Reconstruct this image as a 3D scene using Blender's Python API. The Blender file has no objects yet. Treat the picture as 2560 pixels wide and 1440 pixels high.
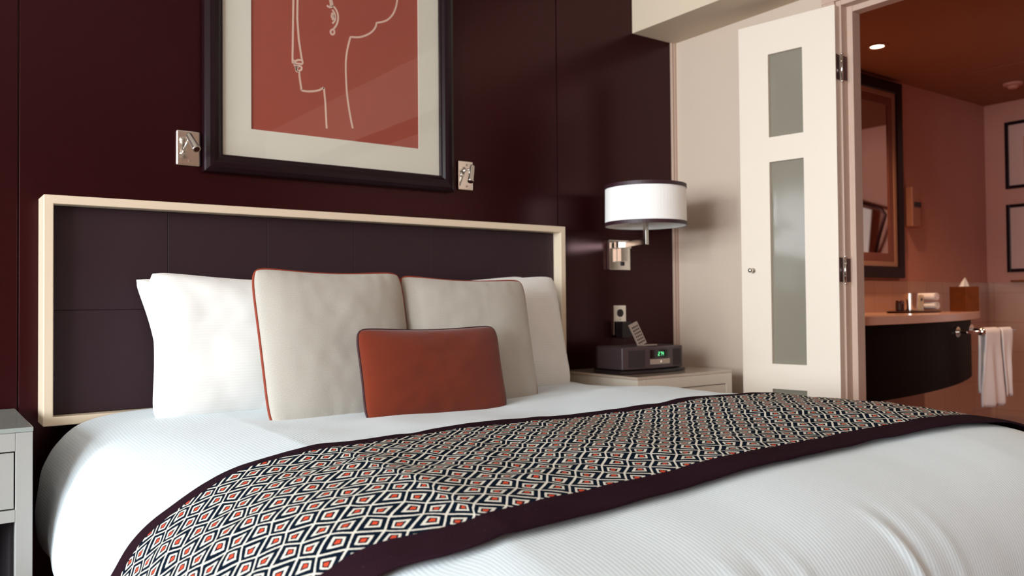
import bpy, bmesh, math, random
from mathutils import Vector, Matrix, noise
random.seed(7)
sc = bpy.context.scene
COL = sc.collection

# ------------------------------------------------------------------ camera
PITCH, YAW, ROLL = 0.0201446, 0.625929, -0.00869255
cam_d = bpy.data.cameras.new('camera')
cam = bpy.data.objects.new('camera', cam_d); COL.objects.link(cam)
sc.camera = cam
cam_d.sensor_width = 36.0
cam_d.lens = 2062.4 / 2560.0 * 36.0
cam_d.clip_start = 0.05
def cam_axes(rx, ry, rz):
    cx, sx, cy, sy, cz, sz = math.cos(rx), math.sin(rx), math.cos(ry), math.sin(ry), math.cos(rz), math.sin(rz)
    Ry = Matrix(((cy, -sy, 0), (sy, cy, 0), (0, 0, 1)))
    B = Matrix(((1, 0, 0), (0, 0, -1), (0, 1, 0)))
    P = Matrix(((1, 0, 0), (0, cx, sx), (0, -sx, cx)))
    Z = Matrix(((cz, -sz, 0), (sz, cz, 0), (0, 0, 1)))
    return Z @ P @ B @ Ry
_M = cam_axes(PITCH, YAW, ROLL)
_r = Matrix((_M[0], -Vector(_M[1]), -Vector(_M[2]))).transposed()
cam.matrix_world = Matrix.Translation((0, -2.92, 0.95)) @ _r.to_4x4()
cam_d.dof.use_dof = True
cam_d.dof.focus_distance = 2.1
cam_d.dof.aperture_fstop = 3.6

# ------------------------------------------------------------------ world, lights, exposure
w = bpy.data.worlds.new('daylight'); sc.world = w; w.use_nodes = True
w.node_tree.nodes['Background'].inputs[0].default_value = (0.78, 0.90, 1.0, 1)
w.node_tree.nodes['Background'].inputs[1].default_value = 1.1
vs = sc.view_settings
vs.view_transform = 'Standard'; vs.look = 'None'; vs.exposure = 0.14; vs.gamma = 1.0; vs.use_curve_mapping = False
def area(name, loc, rot, sx, sy, power, color):
    l = bpy.data.lights.new(name, 'AREA'); l.shape = 'RECTANGLE'; l.size = sx; l.size_y = sy
    l.energy = power; l.color = color
    o = bpy.data.objects.new(name, l); o.location = loc; o.rotation_euler = rot; COL.objects.link(o); return o
# daylight through the two lights of the window in the left wall
WX = -3.80
DAY = (0.87, 0.95, 1.0)
HP = -math.pi/2
area('sheer_curtain_glow', (WX - 0.26, -2.55, 1.50), (0, HP, 0), 1.75, 4.00, 330, DAY)
area('daylight_gap', (WX - 0.20, -3.42, 1.66), (0, HP, 0), 1.5, 0.50, 100, DAY)
area('daylight_gap', (WX - 0.20, -1.38, 1.66), (0, HP, 0), 1.5, 0.50, 66, DAY)

# ------------------------------------------------------------------ helpers
def srgb(r, g, b):
    f = lambda c: (c/255.0/12.92) if c/255.0 <= 0.04045 else ((c/255.0 + 0.055)/1.055)**2.4
    return (f(r), f(g), f(b), 1)
def mat(name, col, rough=0.5, metal=0.0, spec=0.5, noise_amt=0.0, noise_scale=20, bump=0.0, bump_scale=200, coat=0.0, sheen=0.0):
    m = bpy.data.materials.new(name); m.use_nodes = True
    nt = m.node_tree; p = nt.nodes['Principled BSDF']
    p.inputs['Base Color'].default_value = col; p.inputs['Roughness'].default_value = rough
    p.inputs['Metallic'].default_value = metal; p.inputs['Specular IOR Level'].default_value = spec
    p.inputs['Coat Weight'].default_value = coat; p.inputs['Coat Roughness'].default_value = 0.12
    p.inputs['Sheen Weight'].default_value = sheen
    tc = nt.nodes.new('ShaderNodeTexCoord')
    if noise_amt > 0:
        n = nt.nodes.new('ShaderNodeTexNoise'); n.inputs['Scale'].default_value = noise_scale; n.inputs['Detail'].default_value = 4
        nt.links.new(tc.outputs['Object'], n.inputs['Vector'])
        r = nt.nodes.new('ShaderNodeMapRange'); r.inputs[3].default_value = 1 - noise_amt; r.inputs[4].default_value = 1 + noise_amt
        nt.links.new(n.outputs['Fac'], r.inputs[0])
        v = nt.nodes.new('ShaderNodeVectorMath'); v.operation = 'SCALE'; v.inputs[0].default_value = col[:3]
        nt.links.new(r.outputs[0], v.inputs['Scale']); nt.links.new(v.outputs[0], p.inputs['Base Color'])
    if bump > 0:
        n2 = nt.nodes.new('ShaderNodeTexNoise'); n2.inputs['Scale'].default_value = bump_scale; n2.inputs['Detail'].default_value = 3
        nt.links.new(tc.outputs['Object'], n2.inputs['Vector'])
        b = nt.nodes.new('ShaderNodeBump'); b.inputs['Strength'].default_value = bump; b.inputs['Distance'].default_value = 0.002
        nt.links.new(n2.outputs['Fac'], b.inputs['Height']); nt.links.new(b.outputs[0], p.inputs['Normal'])
    return m
def math_node(nt, op, a, b=None, clamp=False):
    n = nt.nodes.new('ShaderNodeMath'); n.operation = op; n.use_clamp = clamp
    for i, v in enumerate((a, b)):
        if v is None: continue
        if isinstance(v, (int, float)): n.inputs[i].default_value = v
        else: nt.links.new(v, n.inputs[i])
    return n.outputs[0]
def bx(bm, x0, x1, y0, y1, z0, z1):
    r = bmesh.ops.create_cube(bm, size=1.0)
    for v in r['verts']:
        v.co = Vector(((x0+x1)/2 + v.co.x*(x1-x0), (y0+y1)/2 + v.co.y*(y1-y0), (z0+z1)/2 + v.co.z*(z1-z0)))
    return r['verts']
def cyl(bm, p0, p1, r0, r1=None, seg=24, caps=True):
    p0 = Vector(p0); p1 = Vector(p1); r1 = r0 if r1 is None else r1
    d = p1 - p0
    res = bmesh.ops.create_cone(bm, cap_ends=caps, cap_tris=False, segments=seg, radius1=r0, radius2=r1, depth=d.length)
    q = d.to_track_quat('Z', 'Y').to_matrix().to_4x4()
    bmesh.ops.transform(bm, matrix=Matrix.Translation((p0+p1)/2) @ q, verts=res['verts'])
    return res['verts']
def sph(bm, c, r, seg=20, scale=(1, 1, 1)):
    res = bmesh.ops.create_uvsphere(bm, u_segments=seg, v_segments=seg//2+2, radius=r)
    for v in res['verts']: v.co = Vector((v.co.x*scale[0]+c[0], v.co.y*scale[1]+c[1], v.co.z*scale[2]+c[2]))
    return res['verts']
def tube(bm, pts, r, seg=8, closed=False):
    pts = [Vector(p) for p in pts]; n = len(pts); rings = []
    up = Vector((0, 0, 1)); prev = None
    for i in range(n):
        a = pts[(i-1) % n] if (closed or i > 0) else pts[i]
        b = pts[(i+1) % n] if (closed or i < n-1) else pts[i]
        t = (b-a).normalized()
        if prev is None:
            ref = up if abs(t.z) < 0.9 else Vector((0, 1, 0)); nx = t.cross(ref).normalized()
        else:
            nx = (prev - t*prev.dot(t)).normalized()
        prev = nx; ny = t.cross(nx)
        rings.append([bm.verts.new(pts[i] + (nx*math.cos(k*2*math.pi/seg) + ny*math.sin(k*2*math.pi/seg))*r) for k in range(seg)])
    for i in range(n if closed else n-1):
        A = rings[i]; Bq = rings[(i+1) % n]
        for k in range(seg): bm.faces.new((A[k], A[(k+1) % seg], Bq[(k+1) % seg], Bq[k]))
    if not closed:
        bm.faces.new(list(reversed(rings[0]))); bm.faces.new(rings[-1])
def frame_rect(bm, x0, x1, z0, z1, wd, y0, y1):
    """rectangular frame in the xz plane, members mitred into one ring"""
    outer = [(x0, z0), (x1, z0), (x1, z1), (x0, z1)]; inner = [(x0+wd, z0+wd), (x1-wd, z0+wd), (x1-wd, z1-wd), (x0+wd, z1-wd)]
    V = {}
    for yi, y in enumerate((y0, y1)):
        for k in range(4):
            V[(yi, 0, k)] = bm.verts.new((outer[k][0], y, outer[k][1])); V[(yi, 1, k)] = bm.verts.new((inner[k][0], y, inner[k][1]))
    for k in range(4):
        j = (k+1) % 4
        bm.faces.new((V[0, 0, k], V[0, 0, j], V[0, 1, j], V[0, 1, k])); bm.faces.new((V[1, 0, j], V[1, 0, k], V[1, 1, k], V[1, 1, j]))
        bm.faces.new((V[0, 0, j], V[0, 0, k], V[1, 0, k], V[1, 0, j])); bm.faces.new((V[0, 1, k], V[0, 1, j], V[1, 1, j], V[1, 1, k]))
def obj(name, bm, m, parent=None, bevel=0.0, smooth=False, segs=2, fixn=True):
    if fixn: bmesh.ops.recalc_face_normals(bm, faces=bm.faces)
    me = bpy.data.meshes.new(name); bm.to_mesh(me); bm.free()
    o = bpy.data.objects.new(name, me); COL.objects.link(o)
    if m: me.materials.append(m)
    if smooth:
        for f in me.polygons: f.use_smooth = True
    if bevel > 0:
        b = o.modifiers.new('bevel', 'BEVEL'); b.width = bevel; b.segments = segs; b.limit_method = 'ANGLE'; b.angle_limit = 0.6
        b.harden_normals = False
    if parent is not None:
        o.parent = parent; o.matrix_parent_inverse = parent.matrix_world.inverted()
    return o
def B(): return bmesh.new()
def empty(name, label, cat, loc, group=None):
    o = bpy.data.objects.new(name, None); COL.objects.link(o); o.location = loc; o.empty_display_size = 0.05
    o.matrix_world = Matrix.Translation(loc)
    o['label'] = label; o['category'] = cat
    if group: o['group'] = group
    return o
def tag(o, label, cat, group=None):
    o['label'] = label; o['category'] = cat
    if group: o['group'] = group
    return o
def struct(name, bm, m, parent=None, **k):
    o = obj(name, bm, m, parent, **k)
    if parent is None: o['kind'] = 'structure'
    return o
def sstep(a, b, x):
    t = min(1, max(0, (x-a)/(b-a))); return t*t*(3-2*t)

# ------------------------------------------------------------------ materials
M = {}
M['plum'] = mat('dark_plum_lacquer', srgb(36, 6, 9), 0.24, spec=0.36, noise_amt=0.10, noise_scale=3)
M['plum'].node_tree.nodes['Principled BSDF'].inputs['Specular Tint'].default_value = (1.0, 0.52, 0.55, 1)
M['wallpaper'] = mat('beige_wallpaper', srgb(208, 188, 170), 0.85, noise_amt=0.02, noise_scale=300, bump=0.15, bump_scale=500)
M['soffit'] = mat('cream_paint', srgb(214, 196, 172), 0.7, noise_amt=0.01)
M['ceil'] = mat('white_ceiling_paint', srgb(225, 215, 200), 0.8, noise_amt=0.01)
M['roomwall'] = mat('room_wall_paint', srgb(205, 190, 175), 0.8, noise_amt=0.02)
M['frontwall'] = mat('tan_wall_paint', srgb(168, 136, 118), 0.8, noise_amt=0.02)
M['carpet'] = mat('brown_carpet', srgb(92, 45, 38), 0.95, noise_amt=0.25, noise_scale=400, bump=0.5, bump_scale=800)
M['door'] = mat('ivory_door_paint', srgb(232, 218, 202), 0.42, noise_amt=0.008)
M['jamb'] = mat('door_frame_paint', srgb(198, 170, 152), 0.45, noise_amt=0.01)
M['hbframe'] = mat('cream_lacquered_wood', srgb(226, 207, 182), 0.4, noise_amt=0.01)
M['hbpanel'] = mat('aubergine_leatherette', srgb(48, 30, 37), 0.5, spec=0.3, noise_amt=0.06, noise_scale=30, bump=0.2, bump_scale=600)
M['nightstand'] = mat('putty_lacquer', srgb(218, 206, 190), 0.35, noise_amt=0.01)
M['nsdim'] = mat('dimmed_putty_lacquer', srgb(172, 172, 168), 0.35, noise_amt=0.01)  # left nightstand's lacquer darkened: dimmer light at that edge put into the colour
M['nsdimtop'] = mat('dimmed_glazed_top', srgb(158, 166, 162), 0.16, coat=0.4)  # its top, darkened the same way to stand in for the dim light
M['nstop'] = mat('glazed_top', srgb(196, 178, 160), 0.12, coat=0.6)
M['chrome'] = mat('chrome', srgb(238, 234, 228), 0.15, metal=1.0)
M['steel'] = mat('brushed_nickel', srgb(200, 192, 185), 0.28, metal=1.0)
M['bronze'] = mat('dark_bronze', srgb(70, 30, 30), 0.3, metal=0.7)
M['black'] = mat('black_plastic', srgb(34, 24, 28), 0.4)
M['frameblack'] = mat('black_lacquer_frame', srgb(28, 12, 18), 0.26, spec=0.22)
M['mat'] = mat('ivory_mat_board', srgb(222, 220, 206), 0.9, noise_amt=0.01, noise_scale=200)
M['print'] = mat('terracotta_print', srgb(160, 66, 50), 0.75, noise_amt=0.03, noise_scale=150)
M['line'] = mat('pale_ink_line', srgb(222, 190, 172), 0.8)
M['shade'] = mat('white_lampshade_linen', srgb(252, 250, 246), 0.9, bump=0.1, bump_scale=700)
M['trimdark'] = mat('plum_shade_band', srgb(52, 24, 34), 0.5)
M['radio'] = mat('graphite_plastic', srgb(74, 58, 62), 0.38, noise_amt=0.04, noise_scale=200)
M['grille'] = mat('speaker_grille', srgb(50, 38, 42), 0.7, bump=0.6, bump_scale=1200)
M['silver'] = mat('silver_plastic', srgb(176, 158, 146), 0.35, metal=0.3)
M['bathwall'] = mat('rose_brown_plaster', srgb(196, 134, 116), 0.85, noise_amt=0.03, noise_scale=6)
M['bathceil'] = mat('bathroom_ceiling_paint', srgb(150, 94, 66), 0.8, noise_amt=0.03, noise_scale=3)
M['counter'] = mat('rose_marble', srgb(206, 158, 136), 0.2, noise_amt=0.08, noise_scale=12)
M['vanity'] = mat('black_lacquer_vanity', srgb(9, 3, 4), 0.55, spec=0.05)
M['bathfloor'] = mat('bathroom_floor_tile', srgb(120, 66, 62), 0.35, noise_amt=0.08, noise_scale=8)
M['towel'] = mat('white_terry', srgb(236, 222, 216), 0.95, noise_amt=0.04, noise_scale=300, bump=0.8, bump_scale=500, sheen=0.3)
M['towelpink'] = mat('blush_terry', srgb(222, 172, 156), 0.95, noise_amt=0.04, noise_scale=300, bump=0.8, bump_scale=500)
M['gold'] = mat('hammered_bronze', srgb(150, 92, 48), 0.25, metal=0.8, noise_amt=0.3, noise_scale=25)
M['mirror'] = mat('mirror_glass', srgb(232, 222, 214), 0.02, metal=1.0)
M['paper'] = mat('tissue_paper', srgb(240, 232, 224), 0.9)
M['cream'] = mat('cream_card', srgb(226, 206, 176), 0.7)
M['liner'] = mat('rose_beige_liner', srgb(168, 124, 104), 0.4)
M['band'] = mat('dark_rose_band', srgb(128, 72, 62), 0.4)
M['tray'] = mat('dark_wood_tray', srgb(60, 30, 22), 0.35)
M['bed'] = mat('black_bed_base_cloth', srgb(26, 20, 24), 0.9, bump=0.3, bump_scale=600)
M['beige'] = mat('beige_plastic', srgb(166, 108, 86), 0.4)
M['piping'] = mat('rust_piping', srgb(140, 50, 24), 0.7, bump=0.4, bump_scale=900)
M['pipingdark'] = mat('plum_piping', srgb(56, 20, 26), 0.7, bump=0.4, bump_scale=900)

def fabric(name, col, scale_u, amt, axis=0, rough=0.85, bump=0.25, sheen=0.2, weave=None, dist=0.0006):
    """cloth with fine woven stripes running along one UV axis (UV in metres)"""
    m = bpy.data.materials.new(name); m.use_nodes = True; nt = m.node_tree; p = nt.nodes['Principled BSDF']
    p.inputs['Roughness'].default_value = rough; p.inputs['Sheen Weight'].default_value = sheen; p.inputs['Specular IOR Level'].default_value = 0.25
    uv = nt.nodes.new('ShaderNodeUVMap'); s = nt.nodes.new('ShaderNodeSeparateXYZ'); nt.links.new(uv.outputs[0], s.inputs[0])
    c = s.outputs[axis]
    wv = math_node(nt, 'SINE', math_node(nt, 'MULTIPLY', c, 2*math.pi/scale_u))
    k = math_node(nt, 'MULTIPLY_ADD', wv, amt); nt.nodes[-1].inputs[2].default_value = 1 - amt
    if weave:
        n = nt.nodes.new('ShaderNodeTexNoise'); n.inputs['Scale'].default_value = weave[0]; n.inputs['Detail'].default_value = 2; nt.links.new(uv.outputs[0], n.inputs['Vector'])
        nn = math_node(nt, 'MULTIPLY_ADD', n.outputs['Fac'], weave[1]); nt.nodes[-1].inputs[2].default_value = 1 - weave[1]*0.5
        k = math_node(nt, 'MULTIPLY', k, nn)
    v = nt.nodes.new('ShaderNodeVectorMath'); v.operation = 'SCALE'; v.inputs[0].default_value = col[:3]; nt.links.new(k, v.inputs['Scale'])
    nt.links.new(v.outputs[0], p.inputs['Base Color'])
    b = nt.nodes.new('ShaderNodeBump'); b.inputs['Strength'].default_value = bump; b.inputs['Distance'].default_value = dist
    nt.links.new(k if weave else wv, b.inputs['Height']); nt.links.new(b.outputs[0], p.inputs['Normal'])
    return m
M['duvet'] = fabric('white_sateen_stripe', srgb(214, 225, 231), 0.0085, 0.022, 0, rough=0.75, bump=0.22)
M['pillow'] = fabric('white_pillow_sateen', srgb(236, 235, 232), 0.0085, 0.012, 1, rough=0.75, bump=0.25)
M['heather'] = fabric('heather_grey_weave', srgb(184, 178, 168), 0.0034, 0.05, 1, rough=0.95, bump=0.5, weave=(420, 0.6), dist=0.0008)
M['rust'] = fabric('rust_orange_weave', srgb(112, 40, 14), 0.0034, 0.05, 1, rough=0.9, bump=0.4, weave=(500, 0.16))

def runner_material():
    m = bpy.data.materials.new('diamond_woven_throw'); m.use_nodes = True; nt = m.node_tree; p = nt.nodes['Principled BSDF']
    p.inputs['Roughness'].default_value = 0.95; p.inputs['Sheen Weight'].default_value = 0.0; p.inputs['Specular IOR Level'].default_value = 0.03
    uv = nt.nodes.new('ShaderNodeUVMap'); s = nt.nodes.new('ShaderNodeSeparateXYZ')
    # woolly wobble of the yarn edges
    nz = nt.nodes.new('ShaderNodeTexNoise'); nz.inputs['Scale'].default_value = 330; nz.inputs['Detail'].default_value = 3
    nt.links.new(uv.outputs[0], nz.inputs['Vector'])
    sub = nt.nodes.new('ShaderNodeVectorMath'); sub.operation = 'SUBTRACT'; sub.inputs[1].default_value = (0.5, 0.5, 0.5)
    nt.links.new(nz.outputs['Color'], sub.inputs[0])
    scl = nt.nodes.new('ShaderNodeVectorMath'); scl.operation = 'SCALE'; scl.inputs['Scale'].default_value = 0.0026; nt.links.new(sub.outputs[0], scl.inputs[0])
    add = nt.nodes.new('ShaderNodeVectorMath'); add.operation = 'ADD'; nt.links.new(uv.outputs[0], add.inputs[0]); nt.links.new(scl.outputs[0], add.inputs[1])
    nt.links.new(add.outputs[0], s.inputs[0])
    u, v = s.outputs[0], s.outputs[1]
    PU, PV, UA = 0.0690, 0.0650, 0.0435
    U = math_node(nt, 'DIVIDE', u, PU); fl = math_node(nt, 'FLOOR', U)
    fu = math_node(nt, 'MULTIPLY', math_node(nt, 'SUBTRACT', U, fl), PU)          # 0..PU
    a = math_node(nt, 'MINIMUM', fu, UA); b = math_node(nt, 'MAXIMUM', math_node(nt, 'SUBTRACT', fu, UA), 0.0)
    g = math_node(nt, 'ADD', math_node(nt, 'MULTIPLY', a, PV/2/UA), math_node(nt, 'MULTIPLY', b, PV/2/(PU-UA)))
    g = math_node(nt, 'ADD', g, math_node(nt, 'MULTIPLY', fl, PV))
    def tri(op):
        q = math_node(nt, 'DIVIDE', math_node(nt, op, v, g), PV)
        fr = math_node(nt, 'SUBTRACT', q, math_node(nt, 'FLOOR', q))
        return math_node(nt, 'SUBTRACT', 0.5, math_node(nt, 'ABSOLUTE', math_node(nt, 'SUBTRACT', fr, 0.5)))
    d = math_node(nt, 'MINIMUM', tri('SUBTRACT'), tri('ADD'))
    cr = nt.nodes.new('ShaderNodeValToRGB'); nt.links.new(d, cr.inputs[0])
    els = cr.color_ramp.elements; cr.color_ramp.interpolation = 'LINEAR'
    W = srgb(222, 218, 206); N = srgb(12, 24, 38); R = srgb(204, 76, 50)
    stops = [(0.0, W), (0.043, W), (0.050, N), (0.226, N), (0.235, W), (0.330, W), (0.339, N), (0.398, N), (0.408, R), (1.0, R)]
    els[0].position = 0; els[0].color = W; els[1].position = 1; els[1].color = R
    for pos, c in stops[1:-1]:
        e = els.new(pos); e.color = c
    # the plain dark border strips along both long edges (v measured from the front edge, second UV layer)
    uv2 = nt.nodes.new('ShaderNodeUVMap'); uv2.uv_map = 'edge'; s2 = nt.nodes.new('ShaderNodeSeparateXYZ'); nt.links.new(uv2.outputs[0], s2.inputs[0])
    e1 = math_node(nt, 'LESS_THAN', s2.outputs[0], 0.085); e2 = math_node(nt, 'LESS_THAN', s2.outputs[1], 0.055)
    edge = math_node(nt, 'MAXIMUM', e1, e2)
    # lint specks on the border
    vo = nt.nodes.new('ShaderNodeTexVoronoi'); vo.inputs['Scale'].default_value = 60; nt.links.new(uv.outputs[0], vo.inputs['Vector'])
    speck = math_node(nt, 'LESS_THAN', vo.outputs['Distance'], 0.045)
    mx0 = nt.nodes.new('ShaderNodeMix'); mx0.data_type = 'RGBA'; nt.links.new(speck, mx0.inputs[0])
    mx0.inputs[6].default_value = srgb(40, 22, 30); mx0.inputs[7].default_value = srgb(120, 90, 95)
    mx = nt.nodes.new('ShaderNodeMix'); mx.data_type = 'RGBA'; nt.links.new(edge, mx.inputs[0])
    nt.links.new(cr.outputs[0], mx.inputs[6]); nt.links.new(mx0.outputs[2], mx.inputs[7])
    nt.links.new(mx.outputs[2], p.inputs['Base Color'])
    # raised pale yarn
    hh = nt.nodes.new('ShaderNodeRGBToBW'); nt.links.new(cr.outputs[0], hh.inputs[0])
    ht = math_node(nt, 'ADD', math_node(nt, 'MULTIPLY', hh.outputs[0], math_node(nt, 'SUBTRACT', 1.0, edge)), math_node(nt, 'MULTIPLY', nz.outputs['Fac'], 0.5))
    bp = nt.nodes.new('ShaderNodeBump'); bp.inputs['Strength'].default_value = 0.7; bp.inputs['Distance'].default_value = 0.003
    nt.links.new(ht, bp.inputs['Height']); nt.links.new(bp.outputs[0], p.inputs['Normal'])
    return m
M['runner'] = runner_material()

def glass_over(name, tint=(1, 1, 1, 1)):
    m = bpy.data.materials.new(name); m.use_nodes = True; nt = m.node_tree; nt.nodes.remove(nt.nodes['Principled BSDF'])
    out = nt.nodes['Material Output']; t = nt.nodes.new('ShaderNodeBsdfTransparent'); t.inputs[0].default_value = tint
    g = nt.nodes.new('ShaderNodeBsdfGlossy'); g.inputs['Roughness'].default_value = 0.01
    f = nt.nodes.new('ShaderNodeLayerWeight'); f.inputs[0].default_value = 0.5; x = nt.nodes.new('ShaderNodeMixShader')
    fp = math_node(nt, 'POWER', f.outputs['Facing'], 5.0)
    ff = math_node(nt, 'MULTIPLY_ADD', fp, 0.96); nt.nodes[-1].inputs[2].default_value = 0.04
    nt.links.new(ff, x.inputs[0]); nt.links.new(t.outputs[0], x.inputs[1]); nt.links.new(g.outputs[0], x.inputs[2]); nt.links.new(x.outputs[0], out.inputs[0])
    return m
M['glass'] = glass_over('picture_glass')
M['frosted'] = mat('frosted_glass', srgb(136, 130, 116), 0.08, coat=0.3)
def tile_material():
    m = bpy.data.materials.new('beige_wall_tile'); m.use_nodes = True; nt = m.node_tree; p = nt.nodes['Principled BSDF']
    p.inputs['Roughness'].default_value = 0.25
    tc = nt.nodes.new('ShaderNodeTexCoord'); s = nt.nodes.new('ShaderNodeSeparateXYZ'); nt.links.new(tc.outputs['Object'], s.inputs[0])
    c = nt.nodes.new('ShaderNodeCombineXYZ'); nt.links.new(math_node(nt, 'ADD', s.outputs[0], s.outputs[1]), c.inputs[0]); nt.links.new(s.outputs[2], c.inputs[1])
    b = nt.nodes.new('ShaderNodeTexBrick'); b.offset = 0.0; b.inputs['Scale'].default_value = 1.0; b.inputs['Brick Width'].default_value = 0.20; b.inputs['Row Height'].default_value = 0.2
    b.inputs['Mortar Size'].default_value = 0.002; b.inputs['Color1'].default_value = srgb(192, 148, 128); b.inputs['Color2'].default_value = srgb(184, 140, 120); b.inputs['Mortar'].default_value = srgb(168, 122, 100)
    nt.links.new(c.outputs[0], b.inputs['Vector']); nt.links.new(b.outputs['Color'], p.inputs['Base Color'])
    return m
M['tile'] = tile_material()
def emit(name, col, s):
    m = bpy.data.materials.new(name); m.use_nodes = True; p = m.node_tree.nodes['Principled BSDF']
    p.inputs['Base Color'].default_value = col; p.inputs['Emission Color'].default_value = col; p.inputs['Emission Strength'].default_value = s
    return m
M['lampglow'] = emit('lit_downlight', (1.0, 0.80, 0.52, 1), 14)
M['clockglow'] = emit('green_clock_digits', (0.18, 1.0, 0.45, 1), 0.75)

# ------------------------------------------------------------------ room shell
XR = 3.15; CEIL = 2.70; YB = -5.30
def shell():
    b = B()
    # three lacquered panels with narrow open joints over a dark backing
    bx(b, WX, XR + 0.1, 0.012, 0.10, 0, CEIL)
    for x0, x1 in ((WX, 0.250), (0.2545, 2.370), (2.3745, 3.121)):
        bx(b, x0, x1, 0.0, 0.012, 0, CEIL)
    struct('wall_back', b, M['plum'], bevel=0.0015)
    b = B()   # right wall with the bathroom doorway
    bx(b, XR, XR+0.09, -0.905, 0.10, 0, CEIL)
    bx(b, XR, XR+0.09, YB, -1.90, 0, CEIL)
    bx(b, XR, XR+0.09, -1.90, -0.905, 2.24, CEIL)
    struct('wall_right', b, M['wallpaper'])
    b = B()
    y0, y1 = -4.75, -0.35
    bx(b, WX-0.14, WX, YB, y0, 0, CEIL); bx(b, WX-0.14, WX, y1, 0.10, 0, CEIL)
    bx(b, WX-0.14, WX, y0, y1, 0, 0.55); bx(b, WX-0.14, WX, y0, y1, 2.42, CEIL)
    struct('wall_left', b, M['roomwall'])
    b = B(); bx(b, WX, XR, YB-0.1, YB, 0, CEIL); struct('wall_front', b, M['frontwall'])
    b = B(); bx(b, WX-0.15, 6.3, YB-0.1, 0.25, -0.08, 0.0); struct('floor', b, M['carpet'])
    b = B(); bx(b, WX-0.15, XR+0.2, YB-0.1, 0.12, CEIL, CEIL+0.06); struct('ceiling', b, M['ceil'])
    # boxed-in soffit along the right wall
    b = B(); bx(b, 2.854, XR, YB, -0.0005, 2.28, CEIL); struct('trim_1', b, M['soffit'], bevel=0.002)
    # slim corner trim between the plum panelling and the right wall
    b = B(); bx(b, 3.1215, 3.132, -0.012, 0.011, 0, 2.28); bx(b, 3.135, 3.1495, -0.016, 0.011, 0, 2.28); struct('trim_2', b, M['jamb'], bevel=0.0015)
    b = B(); bx(b, 2.38, XR, -0.014, -0.0005, 0, 0.10); struct('baseboard_back', b, M['plum'])
    b = B(); bx(b, XR-0.014, XR, -0.90, -0.018, 0, 0.10); struct('baseboard_right', b, M['jamb'])
    # window frame in the left wall: two lights with a broad mullion
    b = B()
    for ya, yb in ((-4.75, -4.65), (-3.40, -3.28), (-1.93, -1.81), (-0.45, -0.35)): bx(b, WX-0.10, WX-0.02, ya, yb, 0.55, 2.42)
    for za, zb in ((0.55, 0.65), (2.34, 2.42)): bx(b, WX-0.10, WX-0.02, -4.75, -0.35, za, zb)
    struct('window_1', b, M['door'], bevel=0.004)
    # second wall picture of light: window sill
    b = B(); bx(b, WX-0.02, WX+0.10, -4.80, -0.30, 0.51, 0.55); struct('trim_3', b, M['door'], bevel=0.004)
    # door frame of the bathroom: casing edge, reveal, stop, inner reveal
    b = B()
    def jamb_profile(pts, z0, z1):
        lo = [b.verts.new((x, y, z0)) for x, y in pts]; hi = [b.verts.new((x, y, z1)) for x, y in pts]
        n = len(pts)
        for i in range(n): b.faces.new((lo[i], lo[(i+1) % n], hi[(i+1) % n], hi[i]))
        b.faces.new(lo[::-1]); b.faces.new(hi)
    jamb_profile([(3.141, -0.948), (3.185, -0.948), (3.185, -0.972), (3.228, -0.972), (3.242, -0.972), (3.242, -0.9055), (3.141, -0.9055)], 0.0005, 2.2395)
    jamb_profile([(3.141, -1.8995), (3.242, -1.8995), (3.242, -1.838), (3.185, -1.838), (3.185, -1.862), (3.141, -1.862)], 0.0005, 2.2395)
    bx(b, 3.1412, 3.2415, -1.8615, -0.9485, 2.195, 2.2393)
    bx(b, 3.1855, 3.2413, -1.8375, -0.9725, 2.170, 2.1945)
    bx(b, 3.127, 3.1405, -0.925, -0.865, 0.0005, 2.2150); bx(b, 3.127, 3.1405, -1.935, -1.870, 0.0005, 2.2150); bx(b, 3.127, 3.1405, -1.935, -0.865, 2.2155, 2.275)
    struct('trim_4', b, M['jamb'], bevel=0.0015)
shell()

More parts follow.
